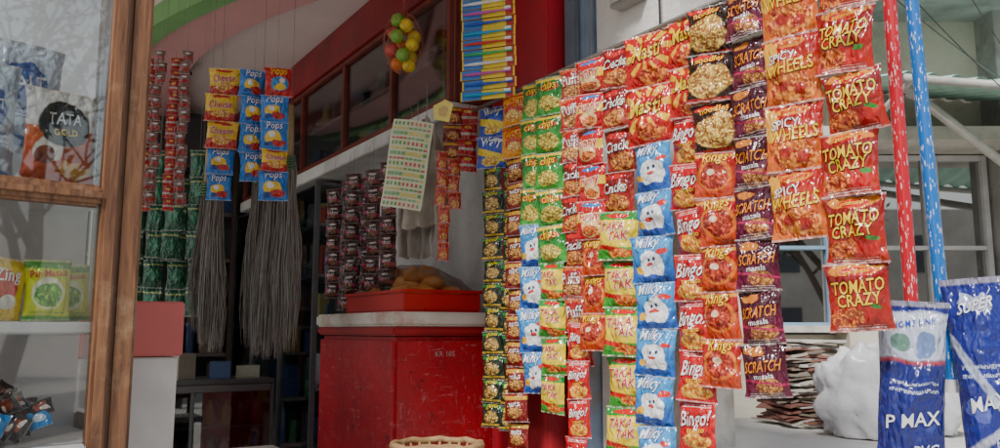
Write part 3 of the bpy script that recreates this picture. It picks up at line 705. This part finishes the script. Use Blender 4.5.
sc_('rail_trim',.087,1.2,-.014,.03,1.252,1.27,ink((.5,.5,.5)),show)
sc_('back_panel',.01,1.2,.4,.415,.36,2.9,surf('m_showback',(.76,.78,.8),None,3,.6,.1),show)
sc_('side_panel',0,.012,.072,.4,.35,1.3,tk,show)
sc_('side_glass',.003,.006,.072,.4,1.31,2.9,glass('m_sideglass',.12),show,0)
wsh=surf('m_whitesh',(.78,.78,.78),None,3,.4,.05)
sc_('shelf',.02,1.2,.035,.398,1.49,1.515,wsh,show)
sc_('base_shelf',.02,1.2,.035,.398,1.25,1.268,wsh,show)
sc_('upper_shelf',.02,1.2,.035,.398,1.79,1.80,wsh,show)
sc_('lower_glass',.087,1.2,.008,.012,1.272,1.753,glass('m_showglass',.05,(.98,.99,.99)),show,0)
sc_('upper_glass',.087,1.2,.008,.012,1.802,2.9,glass('m_showglass2',.1,(.96,.98,.98)),show,0)
fth=math.atan2(-B.y,-B.x)
def single(name,e,b,z,k,w,h,seed,turn=0,roll=0):
    mb=MB(); p=C0+E*e+B*b; add_packet(mb,Vector((p.x,p.y,z+h)),fth+R(turn),w,h,k,nu=14,nv=16,seed=seed,roll=R(roll),D=w*.2,crush=.6,tz=.001); return mb.obj(name)
single('tea_packet',.16,.05,1.802,'tea',.15,.2,3,8)
single('salt_bag',.29,.10,1.802,'bluebag',.12,.25,4,8); single('salt_bag',.42,.15,1.802,'bluebag',.17,.27,5,-8); single('salt_bag',.2,.28,1.9,'bluebag',.18,.26,6,8); single('salt_bag',.36,.3,1.95,'bluebag',.18,.26,16,-8)
single('mouth_freshener_packet',.163,.06,1.517,'panmasala',.09,.125,7,-4,1)
single('snack_packet',.235,.06,1.517,'redyellow',.085,.125,8,10,-6); single('mouth_freshener_packet',.112,.1,1.517,'panmasala',.075,.12,9,-14,3); single('snack_packet',.33,.1,1.517,'redyellow',.1,.13,10,5)
mb=MB()
for i in range(80):
    e=rnd.uniform(.14,.42); b=rnd.uniform(.04,.2); z=1.27+rnd.uniform(0,.09)*max(0.05,(1-abs(e-.25)*4))
    p=C0+E*e+B*b; add_packet(mb,Vector((p.x,p.y,z+.035)),fth+R(rnd.uniform(-50,50)),.045,.04,'candyblue' if i%6==0 else 'candy',nu=5,nv=5,roll=R(rnd.uniform(-70,70)),seed=i,D=.012,pitch=R(rnd.uniform(-50,50)))
mb.obj('candy_pile')

# ------------------------------------------------------------------ poles and bags at the right
def mop(name,x,y,z0,z1,c,cw,lean,seed):
    mb=MB(); m,nt,b=new_mat('m_pole_'+name+str(seed)); tc=nt.nodes.new('ShaderNodeTexCoord')
    mp=nt.nodes.new('ShaderNodeMapping'); mp.inputs['Scale'].default_value=(170,170,34); nt.links.new(tc.outputs['Object'],mp.inputs[0])
    v=nt.nodes.new('ShaderNodeTexVoronoi'); v.inputs['Scale'].default_value=1; nt.links.new(mp.outputs[0],v.inputs['Vector'])
    nn=noisetex(nt,mp.outputs[0],2.5,2)
    mk=mth(nt,'MULTIPLY',mth(nt,'MULTIPLY',ramp(nt,v.outputs[0],.34,.28),ramp(nt,nn.outputs[0],.46,.5)),.75)
    nt.links.new(mixc(nt,mk,c,cw),b.inputs['Base Color']); b.inputs['Roughness'].default_value=.22
    mb.tube([(x,y,z0),(x+lean*.3,y,z0+(z1-z0)*.3),(x+lean,y,z1)],.0165,m,n=20)
    mb.tube([(x,y,z0-.001),(x,y,z0+.03)],[.024,.022],ink((.7,.7,.7)),n=16)
    return mb.obj(name,autos=40)
mop('wrapped_pole',1.0,1.95,1.35,3.1,(.5,.01,.025),(.8,.7,.68),-.01,1)
mop('wrapped_pole',1.09,1.97,1.35,3.1,(.012,.14,.48),(.75,.8,.85),-.05,2)
def pvcbag(name,k,x,y,ztop,w,h,th,roll,seed):
    mb=MB(); add_packet(mb,Vector((x,y,ztop)),R(th),w,h,k,D=.045,nu=24,nv=30,roll=R(roll),seed=seed,crush=.5,tz=.002); return mb.obj(name)
pvcbag('pvc_mat_bag','navy',.965,1.88,1.565,.15,.42,250,-4,11)
pvcbag('pvc_mat_bag','navyb',1.115,1.9,1.62,.13,.46,240,4,13)

# ------------------------------------------------------------------ table with papers and sack
tbl=empty('side_table',(1.1,3.05,0))
bx('top',(1.15,3.1,1.105),(1.15,.9,.03),surf('m_tabletop',(.72,.72,.7),(.63,.62,.6),4,.5,.1,dirt=(.5,.47,.43)),tbl,yaw=.1)
for i,(x,y) in enumerate(((.72,2.78),(1.55,2.78),(.72,3.42),(1.55,3.42))): bx('leg_%d'%i,(x,y,.544),(.05,.05,1.09),dark,tbl)
mb=MB(); papers=[surf('m_news1',(.5,.46,.4),(.38,.35,.3),30,.9,.1),surf('m_news2',(.65,.62,.56),(.5,.47,.42),30,.9,.1),surf('m_news3',(.3,.25,.2),None,30,.9,.1),surf('m_news4',(.3,.13,.1),None,20,.8,.1)]
def stack(cx,cy,n,z):
    for i in range(n):
        h=rnd.uniform(.003,.011); a=rnd.gauss(0.15,.2); M=Matrix.Rotation(a,3,'Z'); sx=rnd.uniform(.16,.25); sy=.3
        x0=cx+rnd.uniform(-.025,.02); vs=[];fs=[];nx=8
        dr=rnd.uniform(-.004,.018)
        for j in (0,1):
            for k in (0,1):
                for i2 in range(nx+1):
                    u=i2/nx-.5; p=M@Vector((u*sx,(j-.5)*sy,k*h-dr*(2*abs(u))**3+.003*math.sin(u*9+i)))
                    vs.append(Vector((x0,cy,z))+p)
        n1=nx+1
        for i2 in range(nx):
            fs+= [(i2,i2+1,n1+i2+1,n1+i2),(2*n1+i2,3*n1+i2,3*n1+i2+1,2*n1+i2+1),(n1+i2,n1+i2+1,3*n1+i2+1,3*n1+i2),(i2,2*n1+i2,2*n1+i2+1,i2+1)]
        fs+=[(0,n1,3*n1,2*n1),(nx,2*n1+nx,3*n1+nx,n1+nx)]
        mb.add(vs,fs,rnd.choice(papers)); z+=h
stack(1.22,3.3,46,1.125); stack(1.45,3.42,38,1.125)
mb.obj('newspaper_stack',smooth=False)
def spw(x,p): return math.copysign(abs(x)**p,x)
def sack(name,c,rad,seed,mat):
    mb=MB(); vs=[];fs=[];nu,nv=48,32
    for j in range(nv+1):
        for i in range(nu):
            t=math.pi*j/nv; p=2*math.pi*i/nu
            s=abs(math.sin(t))**.7
            d=Vector((s*math.cos(p),s*math.sin(p),spw(math.cos(t),.8)))
            k=1+.26*noise.noise(d*1.8+Vector((seed,0,0)))+.28*abs(noise.noise(d*3.5+Vector((0,seed,0))))-.06+.05*noise.noise(d*8)
            q=Vector((d.x*rad[0],d.y*rad[1],d.z*rad[2]))*k
            q.z=max(q.z,-rad[2]*.8)
            vs.append(Vector(c)+q)
    for j in range(nv):
        for i in range(nu): fs.append((j*nu+i,(j+1)*nu+i,(j+1)*nu+(i+1)%nu,j*nu+(i+1)%nu))
    mb.add(vs,fs,mat); return mb.obj(name)
wsk=surf('m_whitesack',(.7,.71,.73),(.58,.59,.62),6,.3,.6,bscale=14)
sack('white_plastic_sack',(1.30,2.93,1.26),(.16,.13,.17),3,wsk); sack('white_plastic_sack',(1.55,3.0,1.28),(.14,.14,.19),5,wsk)

mb=MB(); cane=surf('m_cane',(.42,.26,.12),(.28,.16,.07),40,.7,.3)
for k in range(7):
    rr_=.135-.012*k
    mb.tube([(-.2+rr_*1.05*math.cos(t/28*6.2832),2.62+rr_*.9*math.sin(t/28*6.2832),1.135-.022*k+.003*math.sin(t*2+k*3)) for t in range(29)],.009 if k else .011,cane,n=7,cap=False)
for t in range(24):
    a=t/24*6.2832; mb.tube([(-.2+.14*math.cos(a),2.62+.12*math.sin(a),1.14),(-.2+.062*math.cos(a),2.62+.055*math.sin(a),.998)],.005,cane,n=5)
mb.obj('cane_basket')
st=empty('wooden_stool',(-.2,2.62,0)); bx('seat',(-.2,2.62,.98),(.3,.3,.03),dark,st)
for i in range(4): bx('leg_%d'%i,(-.2+(-.12,.12)[i%2],2.62+(-.12,.12)[i//2],.482),(.035,.035,.964),dark,st)

# ------------------------------------------------------------------ neighbouring building (right)
nb=empty('neighbour_building',(3,6,0))
cream=surf('m_creamwall',(.66,.62,.52),(.56,.52,.43),2.5,.85,.3,dirt=(.38,.34,.28))
conc=surf('m_concrete',(.42,.42,.4),(.32,.31,.3),3,.9,.4,dirt=(.2,.19,.18))
bx('wall_left',(1.15,6.1,2.1),(1.5,.3,4.2),cream,nb)
bx('pillar_a',(2.62,5.9,2.1),(.28,.35,4.2),cream,nb)
bx('pillar_b',(3.78,5.9,2.1),(.2,.35,4.2),conc,nb)
bx('wall_low',(3.6,6.12,.73),(3.4,.3,1.46),cream,nb)
bx('header_wall',(4.1,6.1,3.5),(4.4,.28,1.4),cream,nb)
bx('slab',(3.6,5.6,3.95),(6,1.2,.16),conc,nb)
bx('ledge',(3.6,5.7,2.86),(4.2,.5,.1),surf('m_ledge',(.6,.58,.52),None,4,.8,.3,dirt=(.35,.33,.3)),nb)
bx('upper_floor',(3.6,6.3,5.4),(6,1,2.7),cream,nb)
bx('sill',(2.17,5.9,1.5),(.62,.3,.05),white,nb)
frame=surf('m_blueframe',(.25,.4,.55),None,4,.4,.1); wfr=surf('m_whiteframe',(.7,.7,.7),None,4,.4,.1)
wg=glass('m_winglass',.5,(.4,.43,.47))
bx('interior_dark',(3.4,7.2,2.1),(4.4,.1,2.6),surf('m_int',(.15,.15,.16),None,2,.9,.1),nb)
for i,(x0,x1) in enumerate(((1.93,2.46),(2.78,3.22),(3.25,3.66),(3.9,4.6))):
    bx('window_glass_%d'%i,((x0+x1)/2,5.95,2.15),(x1-x0-.04,.01,1.25),wg,nb,bev=0)
    for j,(cx,cz,sx,sz) in enumerate((((x0+.02),2.15,.04,1.3),((x1-.02),2.15,.04,1.3),((x0+x1)/2,1.53,x1-x0-.082,.04),((x0+x1)/2,2.1,x1-x0-.082,.03),((x0+x1)/2,2.78,x1-x0-.082,.04))):
        bx('window_frame_%d_%d'%(i,j),(cx,5.93,cz),(sx,.05,sz),frame if i==0 else wfr,nb)
aw=empty('corrugated_awning',(3.2,4.9,3)); mb=MB(); mint=surf('m_mint',(.42,.68,.58),(.33,.56,.48),3,.6,.1,dirt=(.28,.4,.35)); vs=[];fs=[];n=90
for i in range(n+1):
    x=2.35+2.6*i/n; dz=.018*math.sin(i*1.3)
    vs.append(Vector((x,4.5,2.98+dz-(x-2.35)*.08))); vs.append(Vector((x,5.94,3.34+dz-(x-2.35)*.08)))
for i in range(n): fs.append((2*i,2*i+2,2*i+3,2*i+1))
mb.add(vs,fs,mint); mb.obj('sheet',aw)
pipe=surf('m_pipe',(.5,.5,.46),None,5,.5,.1)
mb=MB(); mb.tube([(2.35,4.5,2.95),(4.95,4.5,2.74)],.025,pipe,n=10); mb.tube([(2.4,4.5,2.95),(2.4,5.94,2.6)],.02,pipe,n=8); mb.tube([(2.4,4.6,2.93),(4.3,5.9,2.3)],.03,pipe,n=8); mb.obj('frame',aw)
jb=empty('meter_box',W(-.75,.03,2.75)); sb('body',-.82,-.68,.002,.06,2.66,2.84,surf('m_mbox',(.45,.43,.4),None,8,.6,.1),jb); sb('lid',-.81,-.69,.062,.068,2.67,2.83,surf('m_mbox2',(.5,.48,.44),None,8,.5,.1),jb)
def cable(name,a,b,sag,r=.004,col=(.02,.02,.02)):
    a=Vector(a);b=Vector(b); mb=MB(); mb.tube([a.lerp(b,t/20)-Vector((0,0,sag*4*(t/20)*(1-t/20))) for t in range(21)],r,ink(col),n=6); mb.obj(name)
cable('overhead_cable',(.6,2.6,3.4),(4.2,5.8,3.1),.15); cable('overhead_cable',(.7,2.7,3.7),(3.2,4.6,2.7),.1,.003); cable('overhead_cable',W(-.9,.03,3.7),W(-.9,.02,2.2),0,.004)
cable('overhead_cable',(1.1,2.2,2.95),(3.4,4.4,2.2),.05,.002)

# ------------------------------------------------------------------ world behind the viewer (seen in reflections)
ob_=empty('apartment_building',(8,-20,0)); bx('walls',(6,-20,3),(26,4,6),surf('m_opp',(.6,.55,.48),None,1,.9,.2),ob_)
for i in range(9):
    for j in range(2): bx('window_%d_%d'%(i,j),(-5+i*2.6,-17.97,1.6+j*2.7),(1.2,.08,1.4),surf('m_oppwin',(.05,.06,.08),None,2,.2,0),ob_)
def tree(name,base,h,seed):
    rn=random.Random(seed); mb=MB(); bark=surf('m_bark',(.1,.075,.05),None,8,.9,.4); lf=[surf('m_leafa',(.06,.11,.03),None,8,.6,0),surf('m_leafb',(.04,.07,.02),None,8,.6,0)]
    def br(p,d,L,r,lv):
        pts=[p];q=p
        for k in range(5):
            d=(d+Vector((rn.uniform(-.18,.18),rn.uniform(-.18,.18),rn.uniform(-.05,.14)))).normalized(); q=q+d*L/5; pts.append(q)
            if lv>0 and k>0:
                for _ in range(2 if lv<3 else 1):
                    ax=Vector((rn.uniform(-1,1),rn.uniform(-1,1),rn.uniform(-.2,.6))).normalized(); br(q,(d*.6+ax*.8).normalized(),L*.62,r*.5,lv-1)
            if lv==0:
                for _ in range(2):
                    c=q+Vector([rn.uniform(-.15,.15) for _ in range(3)]); u=Vector([rn.uniform(-1,1) for _ in range(3)]).normalized()*.07; v=u.cross(Vector((rn.random(),rn.random(),1))).normalized()*.035
                    mb.add([c-u,c+v,c+u,c-v],[(0,1,2,3)],rn.choice(lf))
        mb.tube(pts,[r*(1-.12*k) for k in range(6)],bark,n=6 if lv>1 else 3,cap=False)
    br(Vector(base),Vector((0,0,1)),h,.16,3); mb.obj(name,smooth=False)
tree('street_tree',(6.6,-4.6,0),4.2,5)
